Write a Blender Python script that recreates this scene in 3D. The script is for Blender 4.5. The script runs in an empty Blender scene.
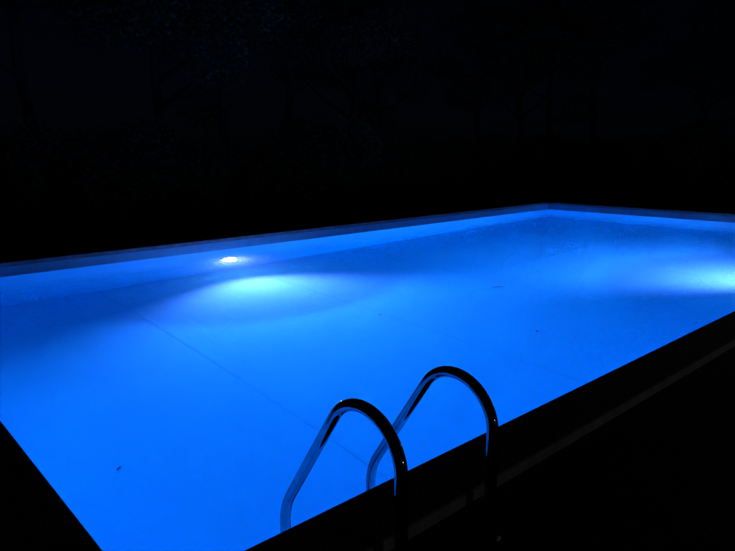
import bpy, bmesh, math, random
from mathutils import Vector, Matrix
random.seed(7)
C = bpy.context.scene.collection
scn = bpy.context.scene

# ------------------------------------------------------------------ camera
cam_d = bpy.data.cameras.new('camera')
cam = bpy.data.objects.new('camera', cam_d)
C.objects.link(cam)
right = Vector((0.74209735, -0.67024061, -0.00830935))
up = Vector((0.1380598, 0.14070695, 0.98037801))
back = Vector((-0.65591997, -0.72868312, 0.19695154))
m = Matrix((right, up, back)).transposed().to_4x4()
m.translation = Vector((-0.68394, -1.9245, 1.5))
cam.matrix_world = m
cam_d.sensor_width = 36.0
cam_d.lens = 36.0 * 627.07 / 735.0
cam_d.clip_start = 0.05
cam_d.clip_end = 2000.0
scn.camera = cam

# ------------------------------------------------------------------ night sky
w = bpy.data.worlds.new('World')
scn.world = w
w.use_nodes = True
nt = w.node_tree
bg = nt.nodes['Background']
sky = nt.nodes.new('ShaderNodeTexSky')
sky.sky_type = 'NISHITA'
sky.sun_disc = False
sky.sun_elevation = math.radians(25.0)      # the moon's height: a moonlit sky, far below daylight
sky.sun_rotation = math.radians(200.0)
tint = nt.nodes.new('ShaderNodeMix')
tint.data_type = 'RGBA'
tint.blend_type = 'MULTIPLY'
tint.inputs['Factor'].default_value = 1.0
for sa in tint.inputs:
    if sa.type == 'RGBA' and sa.name == 'B':
        sa.default_value = (0.28, 0.40, 1.0, 1.0)      # deep blue of the night air
nt.links.new(sky.outputs[0], [q for q in tint.inputs if q.type == 'RGBA' and q.name == 'A'][0])
nt.links.new([q for q in tint.outputs if q.type == 'RGBA'][0], bg.inputs['Color'])
SKY_STRENGTH = 0.0003
bg.inputs['Strength'].default_value = SKY_STRENGTH

scn.view_settings.view_transform = 'Standard'
scn.view_settings.look = 'None'
scn.view_settings.exposure = 0.0
scn.view_settings.gamma = 1.0

cy = scn.cycles
cy.use_denoising = True
cy.use_adaptive_sampling = False
cy.max_bounces = 14
cy.diffuse_bounces = 7
cy.glossy_bounces = 6
cy.transmission_bounces = 10
cy.transparent_max_bounces = 8
cy.sample_clamp_indirect = 0.0
cy.sample_clamp_direct = 0.0
cy.blur_glossy = 0.0
cy.caustics_reflective = True
cy.caustics_refractive = True
cy.use_guiding = True
cy.guiding_training_samples = 64

# ------------------------------------------------------------------ measures
L, W = 15.0, 7.85          # pool inner size at the coping
ZW = -0.20                 # water level (coping top is z = 0)
ZB = -2.0                  # pool floor
ZD = -0.055                # paved deck
COP = 0.32                 # coping width
LAMP_POWER = 530.0
LAMP_COL = (1.9, 0.285, 1.0)
TILT = 8.0
YAW = 8.0
ABSORB = 0.65
SCATTER = 0.018

# ------------------------------------------------------------------ materials
def mat(name):
    mt = bpy.data.materials.new(name)
    mt.use_nodes = True
    return mt, mt.node_tree, mt.node_tree.nodes['Principled BSDF']

def noise_col(nt, p, c1, c2, scale, detail=4, lo=0.35, hi=0.65, bump=0.0, bscale=None):
    N, K = nt.nodes, nt.links
    tc = N.new('ShaderNodeTexCoord')
    n = N.new('ShaderNodeTexNoise')
    n.inputs['Scale'].default_value = scale
    n.inputs['Detail'].default_value = detail
    K.new(tc.outputs['Object'], n.inputs['Vector'])
    r = N.new('ShaderNodeValToRGB')
    r.color_ramp.elements[0].position = lo
    r.color_ramp.elements[1].position = hi
    r.color_ramp.elements[0].color = (*c1, 1)
    r.color_ramp.elements[1].color = (*c2, 1)
    K.new(n.outputs['Fac'], r.inputs['Fac'])
    K.new(r.outputs['Color'], p.inputs['Base Color'])
    if bump:
        b = N.new('ShaderNodeTexNoise')
        b.inputs['Scale'].default_value = bscale or scale * 3
        b.inputs['Detail'].default_value = 5
        K.new(tc.outputs['Object'], b.inputs['Vector'])
        bn = N.new('ShaderNodeBump')
        bn.inputs['Strength'].default_value = bump
        bn.inputs['Distance'].default_value = 0.01
        K.new(b.outputs['Fac'], bn.inputs['Height'])
        K.new(bn.outputs['Normal'], p.inputs['Normal'])
    return tc, n, r

def liner_material():
    mt, nt, p = mat('pool_liner')
    noise_col(nt, p, (0.42, 0.79, 0.88), (0.47, 0.84, 0.91), 1.3, 6, 0.3, 0.7, 0.2, 9.0)
    p.inputs['Roughness'].default_value = 0.75
    p.inputs['Specular IOR Level'].default_value = 0.1
    return mt

def seam_material():
    mt, nt, p = mat('liner_weld')
    noise_col(nt, p, (0.38, 0.745, 0.838), (0.435, 0.80, 0.874), 2.2, 4, 0.3, 0.7)
    p.inputs['Roughness'].default_value = 0.7
    p.inputs['Specular IOR Level'].default_value = 0.1
    return mt

def water_material():
    mt, nt, p = mat('pool_water')
    N, K = nt.nodes, nt.links
    N.remove(p)
    out = N['Material Output']
    g = N.new('ShaderNodeBsdfGlass')
    g.inputs['IOR'].default_value = 1.333
    g.inputs['Roughness'].default_value = 0.0
    tc = N.new('ShaderNodeTexCoord')
    n = N.new('ShaderNodeTexNoise')
    n.inputs['Scale'].default_value = 2.2
    n.inputs['Detail'].default_value = 2
    K.new(tc.outputs['Object'], n.inputs['Vector'])
    b = N.new('ShaderNodeBump')
    b.inputs['Strength'].default_value = 0.012
    b.inputs['Distance'].default_value = 0.02
    K.new(n.outputs['Fac'], b.inputs['Height'])
    K.new(b.outputs['Normal'], g.inputs['Normal'])
    K.new(g.outputs[0], out.inputs['Surface'])
    v = N.new('ShaderNodeVolumeAbsorption')
    v.inputs['Color'].default_value = (0.0, 0.91, 0.98, 1)
    v.inputs['Density'].default_value = ABSORB
    vs = N.new('ShaderNodeVolumeScatter')
    vs.inputs['Color'].default_value = (0.18, 0.7, 1, 1)
    vs.inputs['Density'].default_value = SCATTER
    vs.inputs['Anisotropy'].default_value = 0.8
    ad = N.new('ShaderNodeAddShader')
    K.new(v.outputs[0], ad.inputs[0])
    K.new(vs.outputs[0], ad.inputs[1])
    K.new(ad.outputs[0], out.inputs['Volume'])
    return mt

def steel_material():
    mt, nt, p = mat('polished_steel')
    noise_col(nt, p, (0.20, 0.21, 0.22), (0.26, 0.27, 0.28), 18, 3, 0.3, 0.7)
    p.inputs['Metallic'].default_value = 1.0
    p.inputs['Roughness'].default_value = 0.05
    return mt

def stone_material(name, c1, c2, scale, bump, rough=0.85):
    mt, nt, p = mat(name)
    noise_col(nt, p, c1, c2, scale, 6, 0.3, 0.7, bump, scale * 6)
    p.inputs['Roughness'].default_value = rough
    p.inputs['Specular IOR Level'].default_value = 0.15
    return mt

def glow_material(name, col, strength):
    mt, nt, p = mat(name)
    p.inputs['Base Color'].default_value = (0.8, 0.8, 0.8, 1)
    p.inputs['Emission Color'].default_value = (*col, 1)
    p.inputs['Emission Strength'].default_value = strength
    return mt

M_liner = liner_material()
M_seam = seam_material()
M_band = stone_material('waterline_tile', (0.10, 0.30, 0.40), (0.15, 0.36, 0.46), 6, 0.1, 0.4)
M_bark = stone_material('tree_bark', (0.022, 0.020, 0.018), (0.05, 0.045, 0.04), 7, 0.8)
M_leaves = stone_material('tree_leaves', (0.022, 0.040, 0.024), (0.052, 0.078, 0.045), 1.1, 0.0, 0.6)
M_water = water_material()
M_steel = steel_material()
M_coping = stone_material('pale_coping_stone', (0.13, 0.13, 0.135), (0.21, 0.21, 0.215), 9, 0.5)
M_deck = stone_material('dark_deck_paving', (0.025, 0.026, 0.028), (0.06, 0.06, 0.058), 3.5, 0.5)
M_earth = stone_material('dark_lawn', (0.015, 0.025, 0.010), (0.035, 0.05, 0.02), 2.0, 0.6)
M_lens = glow_material('pool_lamp_lens', (0.75, 0.93, 1.0), 60.0)
M_white = stone_material('white_plastic', (0.70, 0.71, 0.72), (0.78, 0.78, 0.78), 20, 0.0, 0.45)
M_dark = stone_material('painted_post', (0.03, 0.03, 0.03), (0.05, 0.05, 0.05), 20, 0.1, 0.5)
M_globe = glow_material('lit_globe', (1.0, 0.98, 0.96), 150.0)
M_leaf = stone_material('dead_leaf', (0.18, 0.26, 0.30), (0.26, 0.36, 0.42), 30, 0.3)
M_pebble = stone_material('pale_pebble', (0.45, 0.43, 0.40), (0.60, 0.58, 0.54), 40, 0.3)
M_rubber = stone_material('black_rubber', (0.02, 0.02, 0.02), (0.035, 0.035, 0.035), 30, 0.2, 0.8)

# ------------------------------------------------------------------ helpers
def link(name, bm, material, parent=None, smooth=False):
    me = bpy.data.meshes.new(name)
    bmesh.ops.recalc_face_normals(bm, faces=bm.faces)
    bm.to_mesh(me)
    bm.free()
    me.materials.append(material)
    if smooth:
        for pl in me.polygons:
            pl.use_smooth = True
    o = bpy.data.objects.new(name, me)
    C.objects.link(o)
    if parent:
        o.parent = parent
    return o

def structure(o):
    o['kind'] = 'structure'
    return o

def thing(name, label, cat, loc=(0, 0, 0), rz=0.0, group=None):
    o = bpy.data.objects.new(name, None)
    C.objects.link(o)
    o.empty_display_size = 0.1
    o.location = loc
    o.rotation_euler = (0, 0, rz)
    o['label'] = label
    o['category'] = cat
    if group:
        o['group'] = group
    return o

def box(bm, x0, y0, z0, x1, y1, z1):
    v = [bm.verts.new(p) for p in ((x0, y0, z0), (x1, y0, z0), (x1, y1, z0), (x0, y1, z0),
                                   (x0, y0, z1), (x1, y0, z1), (x1, y1, z1), (x0, y1, z1))]
    for f in ((0, 3, 2, 1), (4, 5, 6, 7), (0, 1, 5, 4), (1, 2, 6, 5), (2, 3, 7, 6), (3, 0, 4, 7)):
        bm.faces.new([v[i] for i in f])

def tube(bm, pts, r, n=20, caps=True):
    pts = [Vector(p) for p in pts]
    rings = []
    for i, p in enumerate(pts):
        t = (pts[min(i + 1, len(pts) - 1)] - pts[max(i - 1, 0)]).normalized()
        a = Vector((1, 0, 0))
        if abs(t.dot(a)) > 0.9:
            a = Vector((0, 1, 0))
        u = (a - t * a.dot(t)).normalized()
        v = t.cross(u)
        rr = r[i] if isinstance(r, (list, tuple)) else r
        rings.append([bm.verts.new(p + u * math.cos(2 * math.pi * k / n) * rr + v * math.sin(2 * math.pi * k / n) * rr) for k in range(n)])
    for a, b in zip(rings, rings[1:]):
        for k in range(n):
            bm.faces.new((a[k], a[(k + 1) % n], b[(k + 1) % n], b[k]))
    if caps:
        bm.faces.new(rings[0][::-1])
        bm.faces.new(rings[-1])

def lathe(bm, prof, n=32, axis='z', caps=True):
    rings = []
    for r, h in prof:
        ring = []
        for k in range(n):
            a = 2 * math.pi * k / n
            p = (r * math.cos(a), r * math.sin(a), h) if axis == 'z' else (r * math.cos(a), h, r * math.sin(a))
            ring.append(bm.verts.new(p))
        rings.append(ring)
    for a, b in zip(rings, rings[1:]):
        for k in range(n):
            bm.faces.new((a[k], a[(k + 1) % n], b[(k + 1) % n], b[k]))
    if caps:
        bm.faces.new(rings[0][::-1])
        bm.faces.new(rings[-1])

def loop_sweep(bm, prof, L, W, closed=True):
    """sweep an (outward offset, z) profile round the pool rectangle with mitred corners"""
    rings = []
    for o, z in prof:
        rings.append([bm.verts.new(p) for p in ((-o, -o, z), (L + o, -o, z), (L + o, W + o, z), (-o, W + o, z))])
    pairs = list(zip(rings, rings[1:] + ([rings[0]] if closed else [])))
    if not closed:
        pairs = pairs[:-1] if len(pairs) == len(rings) else pairs
    for a, b in pairs:
        for k in range(4):
            bm.faces.new((a[k], a[(k + 1) % 4], b[(k + 1) % 4], b[k]))

# ------------------------------------------------------------------ ground and deck
def frame_sheet(bm, ix0, iy0, ix1, iy1, ox0, oy0, ox1, oy1, z):
    a = [bm.verts.new(p) for p in ((ix0, iy0, z), (ix1, iy0, z), (ix1, iy1, z), (ix0, iy1, z))]
    b = [bm.verts.new(p) for p in ((ox0, oy0, z), (ox1, oy0, z), (ox1, oy1, z), (ox0, oy1, z))]
    for k in range(4):
        bm.faces.new((a[k], a[(k + 1) % 4], b[(k + 1) % 4], b[k]))

bm = bmesh.new()
frame_sheet(bm, -2.0, -5.0, L + 2.0, W + 2.0, -700, -700, 700, 700, ZD - 0.004)
structure(link('ground', bm, M_earth))
bm = bmesh.new()
frame_sheet(bm, -COP + 0.03, -COP + 0.03, L + COP - 0.03, W + COP - 0.03, -2.6, -5.6, L + 2.6, W + 2.6, ZD)
structure(link('deck', bm, M_deck))

# ------------------------------------------------------------------ pool shell
bm = bmesh.new()
box(bm, -0.2, -0.2, ZB - 0.2, L + 0.2, W + 0.2, ZB)
floor = structure(link('pool_floor', bm, M_liner))
for x0, y0, x1, y1 in ((-0.2, -0.2, L + 0.2, 0), (-0.2, W, L + 0.2, W + 0.2), (-0.2, 0, 0, W), (L, 0, L + 0.2, W)):
    bm = bmesh.new()
    box(bm, x0, y0, ZB + 0.0, x1, y1, -0.062)
    structure(link('pool_wall', bm, M_liner))
# darker band between the coping and the waterline, 3 mm proud of the wall
bm = bmesh.new()
loop_sweep(bm, [(-0.003, -0.0615), (-0.003, ZW - 0.004), (0.01, ZW - 0.004), (0.01, -0.0615)], L, W)
structure(link('waterline_band', bm, M_band))
# coping with a rounded nose that overhangs the wall by 2 cm
prof = [(-0.006, -0.060), (-0.010, -0.055), (-0.012, -0.046), (-0.012, -0.022), (-0.010, -0.010), (-0.004, -0.002), (0.004, 0.0),
        (COP - 0.012, 0.0), (COP - 0.003, -0.004), (COP, -0.012), (COP, ZD - 0.05), (0.10, ZD - 0.05), (0.10, -0.060)]
bm = bmesh.new()
loop_sweep(bm, [(o + 0.012, z) for o, z in prof], L, W)
structure(link('coping', bm, M_coping))

# welded seams of the liner, 2.5 m apart, a few mm proud of the floor
for k in range(1, 6):
    bm = bmesh.new()
    n = 24
    x = 2.5 * k + 0.02
    row = []
    for i in range(n + 1):
        y = 0.0 + W * i / n
        dx = 0.003 * math.sin(i * 0.9 + k * 2.1) + 0.002 * math.sin(i * 2.3 + k)
        row.append([bm.verts.new((x + dx + s, y, ZB + z)) for s, z in ((-0.03, 0.0005), (-0.022, 0.0024), (0.022, 0.0024), (0.03, 0.0005))])
    for a, b in zip(row, row[1:]):
        for q in range(3):
            bm.faces.new((a[q], a[q + 1], b[q + 1], b[q]))
    s = link('liner_seam', bm, M_seam, floor)

# ------------------------------------------------------------------ water
bm = bmesh.new()
box(bm, -0.01, -0.01, ZB - 0.01, L + 0.01, W + 0.01, ZW)
structure(link('water', bm, M_water))

# ------------------------------------------------------------------ underwater lamps
def pool_lamp(label, loc, rz):
    t = thing('pool_light', label, 'pool light', loc, rz, 'round underwater lights set in the pool walls')
    # built facing -y; the wall is at y = 0
    bm = bmesh.new()
    lathe(bm, [(0.145, -0.001), (0.150, -0.012), (0.146, -0.022), (0.132, -0.028), (0.118, -0.027), (0.110, -0.020), (0.108, -0.002)], 40, 'y', caps=False)
    link('trim_ring', bm, M_white, t, True)
    bm = bmesh.new()
    lathe(bm, [(0.109, -0.006), (0.104, -0.016), (0.085, -0.040), (0.05, -0.058), (0.015, -0.066)], 40, 'y')
    link('lens', bm, M_lens, t, True)
    for k in range(4):
        a = math.pi / 4 + k * math.pi / 2
        bm = bmesh.new()
        lathe(bm, [(0.007, -0.024), (0.007, -0.030), (0.004, -0.032)], 10, 'y')
        s = link('screw', bm, M_steel, t, True)
        s.location = (0.131 * math.cos(a), 0, 0.131 * math.sin(a))
    ld = bpy.data.lights.new('lamp_beam', 'AREA')
    ld.shape = 'DISK'
    ld.size = 0.24
    ld.energy = LAMP_POWER
    ld.color = LAMP_COL
    ld.use_nodes = True                                # the lens throws a wide soft-edged cone
    lt = ld.node_tree
    em = lt.nodes['Emission']
    ge = lt.nodes.new('ShaderNodeNewGeometry')
    dt = lt.nodes.new('ShaderNodeVectorMath')
    dt.operation = 'DOT_PRODUCT'
    lt.links.new(ge.outputs['Incoming'], dt.inputs[0])
    lt.links.new(ge.outputs['Normal'], dt.inputs[1])
    ab = lt.nodes.new('ShaderNodeMath')
    ab.operation = 'ABSOLUTE'
    lt.links.new(dt.outputs['Value'], ab.inputs[0])
    mr = lt.nodes.new('ShaderNodeMapRange')
    mr.interpolation_type = 'SMOOTHSTEP'
    mr.inputs['From Min'].default_value = math.cos(math.radians(62))
    mr.inputs['From Max'].default_value = math.cos(math.radians(34))
    mr.inputs['To Min'].default_value = 0.02
    mr.inputs['To Max'].default_value = 1.0
    lt.links.new(ab.outputs[0], mr.inputs['Value'])
    lt.links.new(mr.outputs[0], em.inputs['Strength'])
    lo = bpy.data.objects.new('lamp_beam', ld)
    C.objects.link(lo)
    lo.parent = t
    lo.location = (0, -0.072, 0)
    lo.rotation_euler = (math.radians(-90 - TILT), 0, math.radians(-YAW))     # local -z to -y
    return t

pool_lamp('bright round underwater lamp on the far long wall of the pool', (4.79, W, -1.156), 0.0)
pool_lamp('round underwater lamp low on the near long wall, casting the glow at the right edge', (10.0, 0.0, -1.156), math.pi)

# ------------------------------------------------------------------ ladder
def rail_path():
    pts = []
    R, cy0, cz0 = 0.21, -0.43 + 0.21, 0.315
    for i in range(9):
        pts.append((0, -0.43, ZD + 0.004 + (cz0 - ZD - 0.004) * i / 8))
    end = math.radians(180 - 33.9)                     # arc from the deck side over the top
    for i in range(1, 33):
        a = end * i / 32
        pts.append((0, cy0 - R * math.cos(a), cz0 + R * math.sin(a)))
    y, z = pts[-1][1], pts[-1][2]
    dy, dz = 0.558, -0.830
    # straight run down to the bend over the water
    r2 = 0.32
    yv = 0.345
    turn = math.radians(33.9)
    # bend: circle tangent to the diagonal and to the vertical y = yv
    # length along diagonal until the tangent point
    yt = yv - r2 * (1 - math.cos(turn))
    s = (yt - y) / dy
    zt = z + dz * s
    for i in range(1, 13):
        pts.append((0, y + dy * s * i / 12, z + dz * s * i / 12))
    for i in range(1, 13):
        a = turn * (1 - i / 12)
        pts.append((0, yv - r2 * (1 - math.cos(a)), zt - r2 * (math.sin(turn) - math.sin(a))))
    z0 = pts[-1][2]
    for i in range(1, 11):
        pts.append((0, yv, z0 + (-1.30 - z0) * i / 10))
    return pts

X1, X2 = 0.82, 1.37
ladder = thing('pool_ladder', 'polished steel pool ladder with two curved handrails on the near edge', 'pool ladder', (X1, -0.43, ZD))
PX, PY, PZ = X1, -0.43, ZD
for x in (X1, X2):
    bm = bmesh.new()
    tube(bm, [(p[0] + x - PX, p[1] - PY, p[2] - PZ) for p in rail_path()], 0.0255, 24)
    link('handrail', bm, M_steel, ladder, True)
    bm = bmesh.new()
    lathe(bm, [(0.024, 0.0), (0.030, 0.004), (0.030, 0.050), (0.024, 0.056)], 20)
    f = link('rubber_foot', bm, M_rubber, ladder, True)
    f.location = (x - PX, 0.345 - PY, -1.345 - PZ)
for z in (-0.55, -0.85, -1.15):
    bm = bmesh.new()
    box(bm, X1 - PX - 0.02, 0.305 - PY, z - PZ - 0.014, X2 - PX + 0.02, 0.385 - PY, z - PZ + 0.014)
    bmesh.ops.bevel(bm, geom=list(bm.edges), offset=0.005, segments=2, affect='EDGES')
    link('tread', bm, M_steel, ladder)

# ------------------------------------------------------------------ garden lamps beyond the right of the frame
def garden_lamp(label, loc):
    t = thing('garden_lamp', label, 'garden lamp', loc, 0, 'low globe lamps in the garden')
    bm = bmesh.new()
    lathe(bm, [(0.07, 0.0), (0.07, 0.015), (0.03, 0.03), (0.025, 0.06), (0.025, 0.42), (0.055, 0.45), (0.06, 0.47)], 20)
    link('post', bm, M_dark, t, True)
    bm = bmesh.new()
    bmesh.ops.create_uvsphere(bm, u_segments=20, v_segments=12, radius=0.09)
    g = link('globe', bm, M_globe, t, True)
    g.location = (0, 0, 0.55)
    return t

garden_lamp('lit globe lamp on the lawn behind the camera, right of the ladder', (3.0, -9.0, ZD))
garden_lamp('lit globe lamp by the near long side, out past the right edge', (11.5, -1.6, ZD))

# ------------------------------------------------------------------ trees and shrubs standing in the dark beyond the pool
def leaf_cloud(bm, blobs, n, size):
    tot = sum(b[3] ** 2 for b in blobs)
    for cx, cy_, cz, rad, sq in blobs:
        for _ in range(int(n * rad * rad / tot)):
            d = Vector((random.gauss(0, 1), random.gauss(0, 1), random.gauss(0, 1))).normalized()
            q = rad * random.uniform(0.55, 1.08)
            c = Vector((cx, cy_, cz)) + Vector((d.x * q, d.y * q, d.z * q * sq))
            u = Vector((random.gauss(0, 1), random.gauss(0, 1), random.gauss(0, 0.6))).normalized()
            v = u.orthogonal().normalized()
            v = (Matrix.Rotation(random.uniform(0, 6.28), 3, u) @ v)
            a = size * random.uniform(0.6, 1.3)
            pts = (c - u * a, c - v * a * 0.45, c + u * a, c + v * a * 0.45)
            bm.faces.new([bm.verts.new(p) for p in pts])

def make_tree(h, spread, seed):
    random.seed(seed)
    t = thing('tree', 'barely visible dark tree among the row beyond the far side of the pool', 'tree', (0, 0, 0), 0, 'dark trees behind the pool')
    bm = bmesh.new()
    top = h * 0.8
    lean = random.uniform(-0.3, 0.3)
    tube(bm, [(lean * (k / 7) ** 2 + 0.10 * math.sin(k * 1.3 + seed), 0.12 * math.sin(k + seed), top * k / 7) for k in range(8)], [0.17 - 0.13 * k / 7 for k in range(8)], 10)
    limbs = []
    for k in range(9):
        z = h * random.uniform(0.28, 0.72)
        a = k * 2.4 + random.uniform(-0.4, 0.4)
        ln = spread * random.uniform(0.55, 1.0)
        e = Vector((math.cos(a) * ln, math.sin(a) * ln, z + ln * random.uniform(0.3, 0.9)))
        b = Vector((lean * (z / top) ** 2, 0, z))
        mid = (b + e) / 2 + Vector((0, 0, -0.15))
        tube(bm, [b, mid, e], [0.08, 0.05, 0.015], 6)
        limbs.append(e)
    link('trunk', bm, M_bark, t, True)
    bm = bmesh.new()
    blobs = [(e.x, e.y, e.z, random.uniform(0.75, 1.3), 0.75) for e in limbs]
    blobs += [(lean, 0, h * 0.86, 1.2, 0.9), (lean, 0.3, h * 0.7, 1.3, 0.8)]
    leaf_cloud(bm, blobs, 15000, 0.062)
    link('crown', bm, M_leaves, t)
    return t

def make_shrub(seed):
    random.seed(seed)
    t = thing('shrub', 'barely visible dark shrub in the planting under the trees beyond the pool', 'shrub', (0, 0, 0), 0, 'dark shrubs behind the pool')
    bm = bmesh.new()
    for k in range(6):
        a = k * 1.05
        tube(bm, [(0.05 * math.cos(a), 0.05 * math.sin(a), 0), (0.3 * math.cos(a), 0.3 * math.sin(a), 0.7), (0.6 * math.cos(a), 0.6 * math.sin(a), 1.4)], [0.03, 0.022, 0.008], 6)
    link('stem', bm, M_bark, t, True)
    bm = bmesh.new()
    blobs = [(random.uniform(-0.8, 0.8), random.uniform(-0.6, 0.6), random.uniform(0.5, 1.6), random.uniform(0.5, 0.85), 0.9) for _ in range(9)]
    leaf_cloud(bm, blobs, 9000, 0.055)
    link('foliage', bm, M_leaves, t)
    return t

def copy_thing(t):
    c = t.copy()
    C.objects.link(c)
    for ch in t.children:
        d = ch.copy()
        C.objects.link(d)
        d.parent = c
    return c

protos = [make_tree(8.5, 2.2, 11), make_tree(10.0, 2.6, 23), make_tree(7.5, 2.4, 37)]
random.seed(5)
spots = []
for k in range(13):
    spots.append((-7.5 + 2.75 * k + random.uniform(-0.6, 0.6), W + 7.5 + random.uniform(-1.2, 2.0)))
for k in range(6):
    spots.append((L + 9.5 + random.uniform(-0.8, 1.5), W + 3.0 - 3.1 * k + random.uniform(-0.6, 0.6)))
for i, (x, y) in enumerate(spots):
    o = protos[i] if i < 3 else copy_thing(protos[i % 3])
    o.location = (x, y, ZD - 0.004)
    o.rotation_euler = (0, 0, random.uniform(0, 6.28))
    f = random.uniform(0.9, 1.2)
    o.scale = (f, f, f)
sprotos = [make_shrub(3), make_shrub(9)]
random.seed(8)
spots = []
for k in range(18):
    spots.append((-9.0 + 2.0 * k + random.uniform(-0.3, 0.3), W + 5.2 + random.uniform(-0.4, 0.6)))
for k in range(9):
    spots.append((L + 7.8 + random.uniform(-0.3, 0.5), W + 3.2 - 2.0 * k + random.uniform(-0.3, 0.3)))
for i, (x, y) in enumerate(spots):
    o = sprotos[i] if i < 2 else copy_thing(sprotos[i % 2])
    o.location = (x, y, ZD - 0.004)
    o.rotation_euler = (0, 0, random.uniform(0, 6.28))
    f = random.uniform(0.9, 1.25)
    o.scale = (f, f, f)

# ------------------------------------------------------------------ debris
def leaf(label, loc, length, width, rz, name='fallen_leaf'):
    bm = bmesh.new()
    n = 8
    rows = []
    for i in range(n + 1):
        u = i / n
        hw = width * 0.5 * math.sin(math.pi * min(1, u * 0.96 + 0.02)) ** 0.8
        x = (u - 0.5) * length
        arch = 0.10 * length * math.sin(math.pi * u)
        rows.append([bm.verts.new((x, s * hw, 0.008 + arch + abs(s) * hw * 0.45)) for s in (-1, -0.5, 0, 0.5, 1)])
    for a, b in zip(rows, rows[1:]):
        for q in range(4):
            bm.faces.new((a[q], a[q + 1], b[q + 1], b[q]))
    r = bmesh.ops.solidify(bm, geom=list(bm.faces), thickness=0.002)
    o = link(name, bm, M_leaf, None, True)
    o.location = loc
    o.rotation_euler = (0, 0, rz)
    o['label'] = label
    o['category'] = 'leaf'
    o['group'] = 'dead leaves lying on the pool floor'
    return o

leaf('small dark dead leaf on the pool floor at the lower left', (0.93, 2.88, ZB), 0.06, 0.022, 0.5)
leaf('thin dark twig-like leaf on the pool floor out in the middle of the pool', (7.2, 3.8, ZB), 0.24, 0.04, -0.65)
leaf('tiny dark leaf on the pool floor towards the near long wall, right of the ladder', (5.9, 2.25, ZB), 0.06, 0.03, 0.4)
leaf('tiny dark leaf on the pool floor just beyond the outer glow ring of the lamp', (4.95, 4.1, ZB), 0.05, 0.03, 1.2)

bm = bmesh.new()
bmesh.ops.create_icosphere(bm, subdivisions=2, radius=0.016)
for v in bm.verts:
    v.co.z *= 0.6
    v.co *= 1 + 0.12 * math.sin(v.co.x * 210 + v.co.y * 170)
p = link('pebble', bm, M_pebble, None, True)
p.location = (1.223, -0.576, ZD + 0.008)
p['label'] = 'small pale pebble on the dark deck just in front of the right handrail'
p['category'] = 'pebble'
